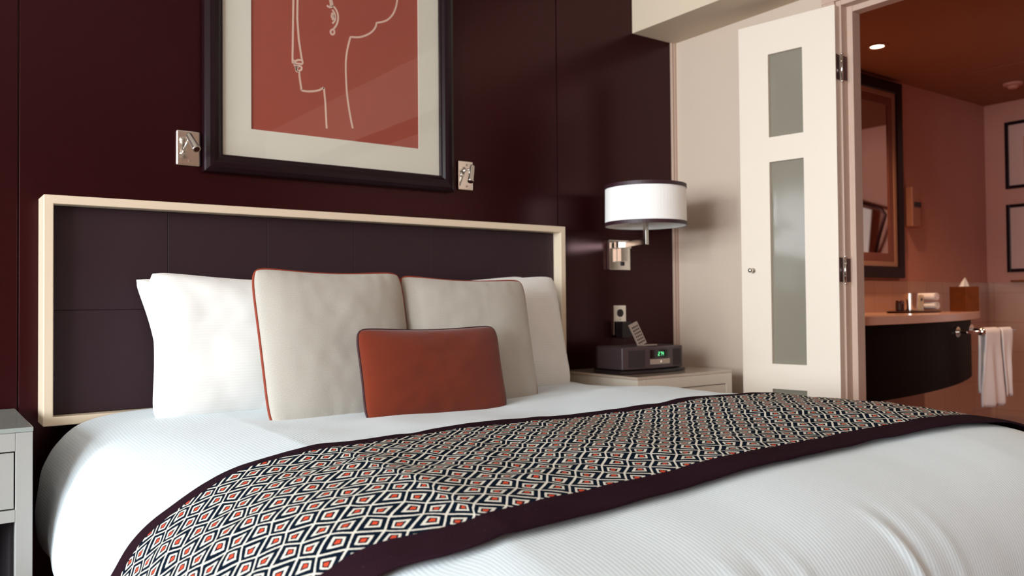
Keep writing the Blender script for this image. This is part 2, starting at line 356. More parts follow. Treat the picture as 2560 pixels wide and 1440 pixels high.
# ------------------------------------------------------------------ bathroom door leaf (hinged open into the bedroom)
def door_leaf():
    t = bpy.data.objects.new('door_1', None); COL.objects.link(t); t['kind'] = 'structure'
    ang = math.radians(100.14)
    Mx = Matrix.Translation((3.10, -0.945, 0.0)) @ Matrix.Rotation(ang, 4, 'Z')
    # local: x along the leaf from the hinge edge, +y = towards the room, z up
    T = 0.040
    Wd, H = 0.441, 2.19
    xs = [0, 0.1435, 0.3005, Wd]; holes = [(0.10, 0.572), (0.681, 1.568), (1.677, 2.045)]
    b = B()
    bx(b, 0, xs[1], -T, 0, 0.008, H); bx(b, xs[2], Wd, -T, 0, 0.008, H)
    zs = [0.008] + [z for h in holes for z in h] + [H]
    for i in range(0, len(zs), 2): bx(b, xs[1], xs[2], -T, 0, zs[i], zs[i+1])
    t.matrix_world = Mx; bpy.context.view_layer.update()
    leaf = obj('leaf', b, M['door']); leaf.parent = t
    for z0, z1 in holes:
        b = B(); bx(b, xs[1]-0.004, xs[2]+0.004, -0.026, -0.018, z0-0.004, z1+0.004); g = obj('glass_pane', b, M['frosted']); g.parent = t
    b = B(); cyl(b, (0.384, 0.001, 1.093), (0.384, 0.018, 1.093), 0.005, seg=16); sph(b, (0.384, 0.026, 1.093), 0.0115, 20); cyl(b, (0.384, 0, 1.093), (0.384, 0.003, 1.093), 0.010, seg=20)
    k = obj('knob', b, M['chrome'], smooth=True); k.parent = t
    for z0, z1 in ((1.880, 1.985), (1.032, 1.134)):
        b = B(); bx(b, -0.0025, 0.0, -T+0.002, -0.004, z0, z1)
        h = obj('hinge', b, M['bronze']); h.parent = t
        b = B(); bx(b, 3.145, 3.177, -0.9505, -0.9482, z0, z1-0.004); obj('hinge_plate', b, M['bronze'], t)
        px_, py_ = 3.1385, -0.9500
        b = B(); cyl(b, (px_, py_, z0-0.006), (px_, py_, z1+0.004), 0.0046, seg=16)
        for q in range(1, 4): cyl(b, (px_, py_, z0+(z1-z0)*q/4-0.0008), (px_, py_, z0+(z1-z0)*q/4+0.0008), 0.0052, seg=16)
        for zz in (z0-0.006, z1+0.004): sph(b, (px_, py_, zz), 0.0054, 12)
        obj('hinge_pin', b, M['chrome'], t, smooth=True)
door_leaf()

# ------------------------------------------------------------------ headboard
def headboard():
    t = empty('headboard', 'wide aubergine upholstered headboard in a cream box frame on the dark wall', 'headboard', (1.3075, 0, 0.60))
    b = B(); frame_rect(b, 0.306, 2.309, 0.601, 1.290, 0.0265, -0.13, -0.003); obj('frame', b, M['hbframe'], t, bevel=0.0025)
    b = B(); xs = [0.3335, 0.667, 0.997, 1.326, 1.653, 1.98, 2.2815]; zs = [0.6285, 0.945, 1.2625]; g = 0.0004
    for i in range(6):
        for j in range(2): bx(b, xs[i]+g, xs[i+1]-g, -0.080, -0.004, zs[j]+g, zs[j+1]-g)
    obj('upholstered_panel', b, M['hbpanel'], t, bevel=0.0016, segs=2)
headboard()

# ------------------------------------------------------------------ nightstands
def nightstand(x0, x1, label, body, top):
    y0, y1, z = -0.50, -0.016, 0.65
    t = empty('nightstand', label, 'nightstand', ((x0+x1)/2, (y0+y1)/2, 0), 'nightstands either side of the bed')
    b = B(); w = 0.038
    for x in (x0, x1-w):
        for y in (y0, y1-w): bx(b, x, x+w, y, y+w, 0, z-0.012)
    # rails and boxed sides and back
    bx(b, x0+w, x1-w, y0, y0+w, 0.592, z-0.012); bx(b, x0+w, x1-w, y0, y0+w, 0.415, 0.445)
    for x in (x0+0.003, x1-0.023): bx(b, x, x+0.020, y0+w, y1-w, 0.415, z-0.012)
    bx(b, x0+w, x1-w, y1-0.022, y1-0.004, 0.415, z-0.012); bx(b, x0+w, x1-w, y0+w, y1-0.022, 0.417, 0.432)
    k = B(); bx(k, x0+w+0.001, x1-w-0.001, y1-w-0.012, y1-w-0.004, 0.02, 0.414)
    for xa in (x0+w+0.0005, x1-w-0.0085): bx(k, xa, xa+0.008, y0+w+0.002, y1-w-0.0125, 0.02, 0.414)
    bx(k, x0+w+0.001, x1-w-0.001, y0+0.004, y1-w-0.013, 0.004, 0.0195)
    obj('interior', k, M['bed'], t)
    obj('carcass', b, body, t, bevel=0.0015)
    b = B(); bx(b, x0-0.001, x1+0.001, y0-0.001, y1+0.001, z-0.0115, z); obj('top', b, top, t, bevel=0.0015)
    b = B(); bx(b, x0+w+0.003, x1-w-0.003, y0+0.004, y0+0.022, 0.4485, 0.5885); obj('drawer', b, body, t, bevel=0.001)
nightstand(2.373, 2.958, 'cream nightstand carrying the clock radio between bed and door', M['nightstand'], M['nstop'])
nightstand(-0.345, 0.243, 'putty coloured nightstand at the left edge, dim light painted into its colour, its top bare', M['nsdim'], M['nsdimtop'])

# ------------------------------------------------------------------ bed base and mattress
def bed():
    t = empty('bed', 'wide hotel bed, its dark base showing under the white duvet', 'bed', (1.33, -1.15, 0))
    b = B(); bx(b, 0.40, 2.24, -2.04, -0.16, 0.10, 0.30)
    obj('base', b, M['bed'], t, bevel=0.02)
    b = B(); bx(b, 0.44, 2.20, -1.98, -0.18, 0.302, 0.52); obj('mattress', b, M['pillow'], t, bevel=0.05, segs=4)
    for x in (0.55, 2.10):
        for y in (-0.35, -1.90):
            b = B(); bx(b, x-0.03, x+0.03, y-0.03, y+0.03, 0, 0.10); obj('leg', b, M['bed'], t)
bed()

# ------------------------------------------------------------------ duvet surface
def prof(pts):
    L = [0]
    for i in range(1, len(pts)): L.append(L[-1] + math.dist(pts[i], pts[i-1]))
    tot = L[-1]
    def f(s):
        s = max(0, s)
        if s >= tot: return pts[-1]
        # Catmull-Rom through the points
        i = 0
        while L[i+1] < s: i += 1
        u = (s-L[i])/(L[i+1]-L[i])
        p0 = pts[max(i-1, 0)]; p1 = pts[i]; p2 = pts[i+1]; p3 = pts[min(i+2, len(pts)-1)]
        r = []
        for k in range(2):
            r.append(0.5*((2*p1[k]) + (-p0[k]+p2[k])*u + (2*p0[k]-5*p1[k]+4*p2[k]-p3[k])*u*u + (-p0[k]+3*p1[k]-3*p2[k]+p3[k])*u**3))
        return r
    return f, tot
# (outward, down) from the inner rectangle
XI0, XI1, YI = 0.75, 2.00, -1.86
PL_head, tLh = prof([(0, 0), (0.16, 0.003), (0.28, 0.014), (0.355, 0.038), (0.405, 0.085), (0.432, 0.13), (0.452, 0.18), (0.468, 0.27), (0.468, 0.33), (0.452, 0.375), (0.39, 0.395)])
PL_mid, tLm = prof([(0, 0), (0.17, 0.036), (0.263, 0.079), (0.34, 0.140), (0.404, 0.217), (0.45, 0.29), (0.475, 0.335), (0.47, 0.375), (0.41, 0.39)])
PR, tR = prof([(0, 0), (0.17, 0.002), (0.30, 0.014), (0.40, 0.046), (0.46, 0.105), (0.49, 0.19), (0.50, 0.30), (0.48, 0.40), (0.41, 0.42)])
PF, tF = prof([(0, 0), (0.10, 0.008), (0.18, 0.028), (0.25, 0.068), (0.30, 0.13), (0.325, 0.21), (0.335, 0.32), (0.335, 0.46), (0.32, 0.50)])
SL, SR, SF = 0.80, 0.78, 0.72       # parameter reach of each overhang
def top_z(x, y):
    z = 0.622
    z += 0.016*sstep(-0.62, -0.25, y)*(1 - 0.5*sstep(0.9, 1.6, x))
    z -= 0.24*max(0.0, -1.45-y)**2*(1 - 0.75*sstep(0.75, 1.5, x))
    z += 0.008*math.exp(-((x-1.25)/0.22)**2 - ((y+1.0)/0.3)**2)
    z += 0.023*sstep(1.5, 2.1, x)*sstep(-0.35, -0.9, y) + 0.008*sstep(1.5, 2.1, x)
    z += 0.010*noise.noise(Vector((x*2.3, y*2.7, 1.3))) + 0.004*noise.noise(Vector((x*6.0, y*8.5, 4.1)))
    return z
def duvet(s, t):
    """rest parameters (s across, t along) -> point on the quilt"""
    exl = max(0.0, XI0 - s)/SL; exr = max(0.0, s - XI1)/SR; ey = max(0.0, YI - t)/SF
    ex = max(exl, exr); xi = min(max(s, XI0), XI1); yi = max(t, YI)
    if ex == 0 and ey == 0: return Vector((s, t, top_z(s, t)))
    d = (ex**3 + ey**3)**(1/3); d = min(d, 1.0)
    a = math.atan2(ey, ex); wy = (math.sin(a))**2
    if exl > 0 or exr == 0:
        m = sstep(-0.25, -1.0, t); o1 = PL_head(d*tLh); o2 = PL_mid(d*tLm)
        side = [o1[k]*(1-m) + o2[k]*m for k in range(2)]; sg = -1
    else:
        o = PR(d*tR); q_ = 1 - 0.29*sstep(-0.68, -0.52, t); side = [o[0]*q_, o[1]]; sg = 1
    foot = PF(d*tF)
    if ex == 0: side = foot
    out = side[0]*math.cos(a)**2 + foot[0]*wy if ex > 0 and ey > 0 else (foot[0] if ex == 0 else side[0])
    down = side[1]*(1-wy) + foot[1]*wy
    nx = math.cos(a)*sg if ex > 0 else 0; ny = -math.sin(a) if ey > 0 else 0
    p = Vector((xi + nx*out, yi + ny*out, top_z(xi, yi) - down))
    # soft billows down the sides and folds on the foot drop
    k = sstep(0.25, 0.8, d)
    q = 0.020*noise.noise(Vector((s*3.1, t*3.1, 7.7))) + 0.006*noise.noise(Vector((s*9.0, t*9.0, 2.2)))
    p += Vector((nx, ny, 0))*q*k
    if ey > 0:
        for (fx, slant, amp, wd) in ((1.03, 0.12, 0.007, 0.016), (1.075, 0.08, -0.006, 0.016), (1.42, 0.16, 0.009, 0.013), (1.455, 0.14, -0.007, 0.014), (0.86, 0.05, 0.005, 0.022), (1.16, 0.10, 0.004, 0.014), (1.55, 0.12, 0.004, 0.02)):
            c = fx + slant*(ey-0.5)
            g = math.exp(-((s-c)/wd)**2)*sstep(0.22, 0.45, ey)*(1-0.5*sstep(0.75, 1.0, ey))
            p += Vector((nx, ny, 0.0))*amp*g
    return p
def grid_mesh(name, svals, tfun, nt_, off, m, parent=None, thick=0.0, edgeuv=None):
    b = B(); uvl = b.loops.layers.uv.new('UVMap'); uve = b.loops.layers.uv.new('edge')
    V = []; UV = []
    for s in svals:
        t0, t1 = tfun(s); row = []; ru = []
        for j in range(nt_+1):
            t = t0 + (t1-t0)*j/nt_
            p = duvet(s, t)
            if off:
                e = 0.004; n = (duvet(s+e, t)-duvet(s-e, t)).cross(duvet(s, t+e)-duvet(s, t-e))
                if n.length > 1e-12: n.normalize()
                p = p + n*off(s, t)
            row.append(b.verts.new(p)); ru.append((s, t, t-t0, t1-t))
        V.append(row); UV.append(ru)
    for i in range(len(V)-1):
        for j in range(nt_):
            f = b.faces.new((V[i][j], V[i+1][j], V[i+1][j+1], V[i][j+1]))
            for l, (a, c) in zip(f.loops, ((i, j), (i+1, j), (i+1, j+1), (i, j+1))):
                u = UV[a][c]; l[uvl].uv = (u[0], u[1]); l[uve].uv = (u[2], u[3])
    o = obj(name, b, m, parent, smooth=True, fixn=False)
    if thick:
        so = o.modifiers.new('thickness', 'SOLIDIFY'); so.thickness = thick; so.offset = 1.0
    return o
def lin(a, b_, n): return [a + (b_-a)*i/n for i in range(n+1)]
d = grid_mesh('duvet', lin(XI0-SL, XI1+SR, 300), lambda s: (YI-SF, -0.135), 260, None, M['duvet'], thick=-0.012)
tag(d, 'white striped duvet spread smoothly over the bed, tucked in at the sides', 'duvet')
def interp(tab, x):
    if x <= tab[0][0]: return tab[0][1]
    for (a, fa), (c, fc) in zip(tab, tab[1:]):
        if x <= c: return fa + (fc-fa)*sstep(a, c, x)
    return tab[-1][1]
R_FRONT = [(0.25, -1.75), (0.5, -1.823), (0.72, -1.882), (1.0, -1.875), (1.7, -1.882), (2.05, -1.925), (2.35, -1.945)]
R_BACK = [(0.25, -1.04), (0.5, -1.095), (0.82, -1.168), (1.1, -1.125), (1.3, -1.135), (1.55, -1.10), (1.85, -1.18), (2.15, -1.22)]
def rt(s):
    return (interp(R_FRONT, s), interp(R_BACK, s))
def roff(s, t):
    return 0.007 + 0.0035*(1+noise.noise(Vector((s*5.5, t*17.0, 9.0)))) + 0.002*(1+noise.noise(Vector((s*14.0, t*30.0, 3.0))))
r = grid_mesh('bed_runner', lin(XI0-SL*0.93, XI1+SR*0.90, 320), rt, 160, roff, M['runner'], thick=0.005)
tag(r, 'navy and cream diamond patterned bed runner with rust centres and a dark border', 'bed runner')

# ------------------------------------------------------------------ pillows and cushions
def pillow(name, label, cat, group, c, thick, m, sag=0.03, sagside=0.03, seed=0, pipe=None, corner=0.05, wr=0.0018, n=56, pr=0.0045, bend=0.0):
    """c = TL, TR, BR, BL corners of the seam plane"""
    TL, TR, BR, BL = [Vector(q) for q in c]
    ux = (TR-TL).length; vy = (TL-BL).length
    nrm = (TR-TL).cross(TL-BL).normalized()      # out of the front face
    if nrm.y > 0: nrm = -nrm
    org = (BL+BR)/2
    t = empty(name, label, cat, org, group)
    def outline(u, v):
        au, av = abs(u), abs(v)
        sg = sag if v > 0 else sag*0.15
        rc = corner*(au*av)**7
        uu = u*(1 - sagside*(1-v*v)*au**3 - rc)
        vv = v*(1 - sg*(1-u*u)*av**3 - rc)
        a = (uu+1)/2; bq = (vv+1)/2
        return (BL*(1-a) + BR*a)*(1-bq) + (TL*(1-a) + TR*a)*bq
    def T(u, v):
        k = ((1-abs(u)**2.6)*(1-abs(v)**2.6))
        return max(k, 0)**0.48
    b = B(); uvl = b.loops.layers.uv.new('UVMap')
    for side in (1, -1):
        V = []
        for i in range(n+1):
            u = -1 + 2*i/n; u = math.sin(u*math.pi/2)*0.35 + u*0.65; row = []
            for j in range(n+1):
                v = -1 + 2*j/n; v = math.sin(v*math.pi/2)*0.35 + v*0.65
                p = outline(u, v); k = T(u, v)
                w_ = wr*(noise.noise(Vector((u*2.2+seed, v*2.2, seed*1.7+side)))*2.2 + noise.noise(Vector((u*6+seed, v*5, seed+side*3.1)))*0.9)
                # gathers running in from the seam
                e = min(1-abs(u), 1-abs(v)); gth = math.exp(-e*9)*0.0014*math.sin((u if 1-abs(v) < 1-abs(u) else v)*34 + seed)*min(1, e*12)
                row.append((b.verts.new(p + nrm*side*(thick*k + w_*min(1, k*1.5) + gth)), (u+1)/2*ux, (v+1)/2*vy))
            V.append(row)
        for i in range(n):
            for j in range(n):
                q = [V[i][j], V[i+1][j], V[i+1][j+1], V[i][j+1]]
                if side == -1: q = q[::-1]
                f = b.faces.new([x[0] for x in q])
                for l, x in zip(f.loops, q): l[uvl].uv = (x[1], x[2])
    bmesh.ops.remove_doubles(b, verts=b.verts, dist=0.0004)
    obj('cover', b, m, t, smooth=True)
    pts = []
    N = 40
    for k in range(N): pts.append(outline(-1+2*k/N, 1))
    for k in range(N): pts.append(outline(1, 1-2*k/N))
    for k in range(N): pts.append(outline(1-2*k/N, -1))
    for k in range(N): pts.append(outline(-1, -1+2*k/N))
    # round the corners of the cord
    for _ in range(3): pts = [(pts[i-1] + pts[i]*2 + pts[(i+1) % len(pts)])/4 for i in range(len(pts))]
    if pipe:
        b = B(); tube(b, pts, pr, 8, True); obj('piping', b, pipe, t, smooth=True)
    else:
        b = B(); tube(b, pts, 0.0022, 6, True); obj('seam', b, m, t, smooth=True)
    return t
G1 = 'white pillows against the headboard'; G2 = 'large grey cushions'
pillow('pillow', 'rear white pillow at the left, its pointed corner showing behind', 'pillow', G1,
       [(0.544, -0.146, 1.046), (1.28, -0.146, 1.03), (1.29, -0.175, 0.615), (0.615, -0.175, 0.610)], 0.054, M['pillow'], sag=0.07, sagside=0.09, seed=3, corner=0.035)
pillow('pillow', 'white pillow at the left in front of another, beside the grey cushion', 'pillow', G1,
       [(0.556, -0.285, 1.064), (1.31, -0.285, 1.045), (1.32, -0.360, 0.618), (0.552, -0.360, 0.612)], 0.076, M['pillow'], sag=0.10, sagside=0.05, seed=11, corner=0.05, wr=0.004)
pillow('pillow', 'rear white pillow at the right, only a tip of its corner visible', 'pillow', G1,
       [(1.35, -0.146, 1.03), (2.066, -0.146, 1.072), (2.05, -0.175, 0.618), (1.33, -0.175, 0.618)], 0.052, M['pillow'], sag=0.05, sagside=0.09, seed=5, corner=0.03)
pillow('pillow', 'white pillow at the right end of the bed beside the nightstand', 'pillow', G1,
       [(1.36, -0.285, 1.035), (2.120, -0.285, 1.070), (2.150, -0.360, 0.608), (1.34, -0.360, 0.618)], 0.076, M['pillow'], sag=0.05, sagside=0.03, seed=23, corner=0.05, wr=0.003)
pillow('cushion', 'grey cushion with rust piping at the left, overlapping its twin', 'cushion', G2,
       [(0.808, -0.466, 1.073), (1.312, -0.468, 1.064), (1.296, -0.600, 0.594), (0.822, -0.600, 0.590)], 0.064, M['heather'], sag=0.075, sagside=0.012, seed=31, pipe=M['piping'], corner=0.06)
pillow('cushion', 'grey cushion with rust piping at the right, behind the orange cushion', 'cushion', G2,
       [(1.312, -0.448, 1.056), (1.822, -0.465, 1.044), (1.784, -0.610, 0.592), (1.296, -0.600, 0.592)], 0.060, M['heather'], sag=0.075, sagside=0.012, seed=37, pipe=M['piping'], corner=0.05)
pillow('cushion', 'small burnt orange lumbar cushion with dark piping', 'cushion', None,
       [(1.056, -0.660, 0.886), (1.564, -0.660, 0.884), (1.560, -0.735, 0.602), (1.056, -0.735, 0.602)], 0.054, M['rust'], sag=0.10, sagside=0.020, seed=43, pipe=M['pipingdark'], pr=0.004, corner=0.07)

# ------------------------------------------------------------------ framed print
def picture():
    x0, x1, z0, z1 = 0.797, 1.798, 1.416, 2.52
    t = empty('framed_print', 'large terracotta line drawing print in a wide black frame over the bed', 'picture', ((x0+x1)/2, 0, z0))
    b = B()
    # moulded section swept round the rectangle: (inset from the outer edge, distance off the wall)
    sec = [(0.0, 0.0), (0.0, 0.030), (0.004, 0.036), (0.016, 0.042), (0.032, 0.044), (0.046, 0.039), (0.056, 0.030), (0.061, 0.030), (0.064, 0.024), (0.064, 0.0)]
    rings = []
    for ins, off in sec:
        rings.append([b.verts.new((x, -off-0.001, z)) for x, z in ((x0+ins, z0+ins), (x1-ins, z0+ins), (x1-ins, z1-ins), (x0+ins, z1-ins))])
    for i in range(len(rings)-1):
        for k in range(4): b.faces.new((rings[i][k], rings[i][(k+1) % 4], rings[i+1][(k+1) % 4], rings[i+1][k]))
    obj('frame', b, M['frameblack'], t, bevel=0.002)
    b = B(); frame_rect(b, x0+0.060, x1-0.045, z0+0.060, z1-0.060, 0.103, -0.016, -0.008)
    # mat board with the print window
    b.free(); b = B()
    ox0, ox1, oz0, oz1 = x0+0.055, x1-0.050, z0+0.055, z1-0.055; px0, px1, pz0, pz1 = 0.962, 1.641, 1.581, 2.43
    for a in ((ox0, px0, oz0, oz1), (px1, ox1, oz0, oz1), (px0, px1, oz0, pz0), (px0, px1, pz1, oz1)): bx(b, a[0], a[1], -0.019, -0.010, a[2], a[3])
    obj('mat_board', b, M['mat'], t)
    b = B(); bx(b, px0-0.005, px1+0.005, -0.014, -0.009, pz0-0.005, pz1+0.005); art = obj('print', b, M['print'], t)
    b = B(); bx(b, x0+0.058, x1-0.058, -0.0275, -0.0255, z0+0.058, z1-0.058); obj('glass', b, M['glass'], t)
    lines = LINES
    b = B()
    for ln, closed in lines:
        pts = [(x, -0.0145, z) for x, z in ln]
        # thin flat ribbon of ink
        n = len(pts); wv = 0.0036
        L = []; Rr = []
        for i in range(n):
            a = Vector(pts[max(i-1, 0)]); c = Vector(pts[min(i+1, n-1)]); dd = (c-a); nn = Vector((-dd.z, 0, dd.x)).normalized()*wv
            L.append(b.verts.new(Vector(pts[i])+nn)); Rr.append(b.verts.new(Vector(pts[i])-nn))
        for i in range(n-1): b.faces.new((L[i], L[i+1], Rr[i+1], Rr[i]))
    o = obj('drawn_line', b, M['line'], art)
    so = o.modifiers.new('t', 'SOLIDIFY'); so.thickness = 0.0006
def spline(pts, k=8):
    out = []
    n = len(pts)
    for i in range(n-1):
        p0 = pts[max(i-1, 0)]; p1 = pts[i]; p2 = pts[i+1]; p3 = pts[min(i+2, n-1)]
        for j in range(k):
            u = j/k
            out.append(tuple(0.5*((2*p1[q]) + (-p0[q]+p2[q])*u + (2*p0[q]-5*p1[q]+4*p2[q]-p3[q])*u*u + (-p0[q]+3*p1[q]-3*p2[q]+p3[q])*u**3) for q in range(2)))
    out.append(pts[-1]); return out
LINES = []
LINES.append(([(1.1203, 2.1333), (1.1201, 2.0767), (1.1184, 1.9859), (1.1161, 1.8545), (1.1165, 1.8445), (1.1258, 1.8437), (1.1527, 1.8452), (1.1553, 1.8498), (1.1504, 1.8694), (1.1401, 1.9356), (1.1348, 2.0117), (1.136, 2.08), (1.1371, 2.137)], False))
LINES.append((spline([(1.1193, 1.8546), (1.1258, 1.8505), (1.1316, 1.8549), (1.1398, 1.8585), (1.1504, 1.8592)]), False))
LINES.append((spline([(1.1258, 1.8426), (1.1239, 1.8355), (1.1292, 1.833), (1.1444, 1.8362), (1.151, 1.8313), (1.1479, 1.8224), (1.1374, 1.8174), (1.1315, 1.8209), (1.1332, 1.8291), (1.1397, 1.8302)]), False))
LINES.append(([(1.1281, 1.8328), (1.1292, 1.8228), (1.1308, 1.8152), (1.142, 1.8124), (1.1424, 1.7978), (1.1454, 1.7779), (1.1488, 1.7557), (1.1493, 1.7471)], False))
LINES.append((spline([(1.1493, 1.7471), (1.1685, 1.7465), (1.1945, 1.7503), (1.2174, 1.7577), (1.2376, 1.7707)]), False))
LINES.append(([(1.2376, 1.7707), (1.243, 1.7161), (1.2482, 1.6178)], False))
LINES.append((spline([(1.5648, 2.2644), (1.554, 2.2056), (1.5489, 2.167), (1.5417, 2.1344), (1.5256, 2.1012), (1.498, 2.0741), (1.4573, 2.0575)]), False))
LINES.append((spline([(1.4573, 2.0575), (1.4505, 2.036), (1.427, 2.0102), (1.3873, 1.9888), (1.3463, 1.9819)]), False))
LINES.append((spline([(1.3463, 1.9819), (1.3319, 1.9236), (1.3264, 1.8629), (1.331, 1.762), (1.3435, 1.6801), (1.3542, 1.6306)]), False))
LINES.append((spline([(1.2508, 2.0833), (1.2569, 2.0804), (1.2643, 2.0796), (1.2724, 2.0855), (1.273, 2.0949), (1.2693, 2.1081), (1.2669, 2.1216)]), False))
LINES.append((spline([(1.266, 2.083), (1.2661, 2.0935), (1.2637, 2.1069), (1.262, 2.1205)]), False))
LINES.append((spline([(1.2729, 2.0874), (1.2852, 2.0788), (1.2946, 2.0608), (1.2955, 2.0388), (1.2894, 2.0177), (1.277, 1.9983)]), False))
LINES.append((spline([(1.2811, 1.9884), (1.28, 1.9835), (1.2771, 1.9796), (1.2732, 1.9776), (1.2692, 1.9781), (1.2664, 1.981), (1.2653, 1.9854), (1.2664, 1.9903), (1.2693, 1.9942), (1.2732, 1.9962), (1.2772, 1.9957), (1.2801, 1.9929), (1.2811, 1.9884)]), False))
LINES.append((spline([(1.2724, 2.0719), (1.2814, 2.0605), (1.2846, 2.0436), (1.2813, 2.0302), (1.2726, 2.0191)]), False))
LINES.append((spline([(1.2698, 2.0598), (1.2782, 2.0529), (1.2789, 2.0425), (1.2714, 2.0329)]), False))
LINES.append((spline([(1.2673, 2.0523), (1.274, 2.048), (1.2678, 2.0408)]), False))
picture()

# ------------------------------------------------------------------ small chrome reading lights
def reading_light(x0, x1, z0, z1, label, aim):
    xc = (x0+x1)/2
    t = empty('reading_light', label, 'wall light', (xc, 0, (z0+z1)/2), 'chrome reading lights beside the framed print')
    b = B(); bx(b, x0, x1, -0.011, -0.001, z0, z1); obj('wall_plate', b, M['chrome'], t, bevel=0.005, segs=4)
    for zz in (z0+0.016, z1-0.016):
        b = B(); cyl(b, (xc+0.004, -0.0105, zz), (xc+0.004, -0.0145, zz), 0.0045, seg=16); obj('screw', b, M['steel'], t)
    # arm from the plate to the swivel
    b = B()
    if aim < 0:
        a0 = (xc-0.020, -0.011, z0+0.040); a1 = (xc-0.016, -0.034, z0+0.060); a2 = (xc-0.010, -0.050, z1-0.034); h0 = Vector((xc-0.008, -0.056, z1-0.030)); h1 = Vector((xc+0.004, -0.092, z1-0.074))
    else:
        a0 = (xc-0.022, -0.011, z0+0.062); a1 = (xc-0.020, -0.030, z0+0.078); a2 = (xc+0.004, -0.042, z1-0.036); h0 = Vector((xc+0.008, -0.046, z1-0.034)); h1 = Vector((xc-0.008, -0.060, z0+0.032))
    tube(b, [a0, a1, a2], 0.0042, 10); sph(b, a0, 0.009, 14); sph(b, a2, 0.0075, 14)
    obj('arm', b, M['chrome'], t, smooth=True)
    b = B(); ax = (h1-h0).normalized(); cyl(b, h0-ax*0.008, h1, 0.0105, 0.0120, 24); cyl(b, h0-ax*0.014, h0-ax*0.008, 0.007, 0.0105, 24)
    hd = obj('lamp_head', b, M['chrome'], t, bevel=0.001)
    b = B(); cyl(b, h1+ax*0.0005, h1+ax*0.0045, 0.0138, 0.0132, 24); obj('rim', b, M['steel'], hd)
    b = B(); cyl(b, h1+ax*0.0046, h1+ax*0.0056, 0.0098, seg=20); obj('lens', b, M['bronze'], hd)
reading_light(0.711, 0.789, 1.432, 1.552, 'chrome reading light on the wall left of the framed print', -1)
reading_light(1.832, 1.906, 1.432, 1.554, 'chrome reading light on the wall right of the framed print', 1)

# ------------------------------------------------------------------ swing-arm wall lamp
def wall_lamp():
    cx, cy = 2.646, -0.285; R = 0.181; z0, z1 = 1.296, 1.476
    t = empty('wall_lamp', 'white drum shade wall lamp with dark bands on a chrome arm', 'wall lamp', (2.735, 0, 1.18))
    b = B(); bx(b, 2.668, 2.803, -0.022, -0.001, 1.112, 1.254); pl = obj('wall_plate', b, M['chrome'], t, bevel=0.002)
    b = B(); bx(b, 2.742, 2.760, -0.028, -0.0225, 1.132, 1.150); obj('switch', b, M['black'], pl, bevel=0.001)
    b = B(); bx(b, 2.716, 2.760, -0.052, -0.023, 1.150, 1.240); bx(b, 2.690, 2.775, -0.060, -0.030, 1.214, 1.244); obj('bracket', b, M['chrome'], t, bevel=0.002)
    b = B()
    a = Vector((2.745, -0.055, 1.230)); c = Vector((cx+0.006, cy, 1.232)); dv = (c-a).normalized(); sd = Vector((-dv.y, dv.x, 0))*0.006; up = Vector((0, 0, 0.0135))
    q = [a-sd-up, a+sd-up, a+sd+up, a-sd+up]; q2 = [p + (c-a) for p in q]
    va = [b.verts.new(p) for p in q]; vb = [b.verts.new(p) for p in q2]
    for k in range(4): b.faces.new((va[k], va[(k+1) % 4], vb[(k+1) % 4], vb[k]))
    b.faces.new(va[::-1]); b.faces.new(vb)
    obj('arm', b, M['chrome'], t, bevel=0.001)
    b = B(); bx(b, cx-0.009, cx+0.009, cy-0.009, cy+0.009, 1.214, 1.345); obj('stem', b, M['chrome'], t, bevel=0.0012)
    b = B(); cyl(b, (cx, cy, 1.345), (cx, cy, 1.395), 0.016, seg=20); obj('bulb_socket', b, M['black'], t)
    # shade: fabric drum with inner face, spider ring and dark bands
    sh = B(); n = 72
    def ring(r, z): return [sh.verts.new((cx+r*math.cos(2*math.pi*k/n), cy+r*math.sin(2*math.pi*k/n), z)) for k in range(n)]
    rr = [ring(R, z0), ring(R-0.002, z1), ring(R-0.005, z1), ring(R-0.003, z0)]
    for i in range(4):
        A = rr[i]; Bq = rr[(i+1) % 4]
        for k in range(n): sh.faces.new((A[k], A[(k+1) % n], Bq[(k+1) % n], Bq[k]))
    s = obj('lamp_shade', sh, M['shade'], t, smooth=False)
    for za, zb, nm in ((z0-0.001, z0+0.0155, 'band'), (z1-0.0155, z1+0.001, 'band')):
        b = B(); A = []
        for (r_, z_) in ((R+0.0002, za), (R+0.0014, za), (R+0.0012, zb), (R-0.001, zb)):
            A.append([b.verts.new((cx+r_*math.cos(2*math.pi*k/n), cy+r_*math.sin(2*math.pi*k/n), z_)) for k in range(n)])
        for i in range(4):
            for k in range(n): b.faces.new((A[i][k], A[i][(k+1) % n], A[(i+1) % 4][(k+1) % n], A[(i+1) % 4][k]))
        obj(nm, b, M['trimdark'], s)
    b = B(); cyl(b, (cx, cy, z1-0.012), (cx, cy, z1-0.009), R-0.006, seg=n); obj('diffuser', b, M['shade'], s)
    b = B()
    for k in range(3):
        an = k*2*math.pi/3; cyl(b, (cx, cy, 1.392), (cx+(R-0.004)*math.cos(an), cy+(R-0.004)*math.sin(an), 1.392), 0.002, seg=8)
    obj('spider', b, M['steel'], s)
wall_lamp()

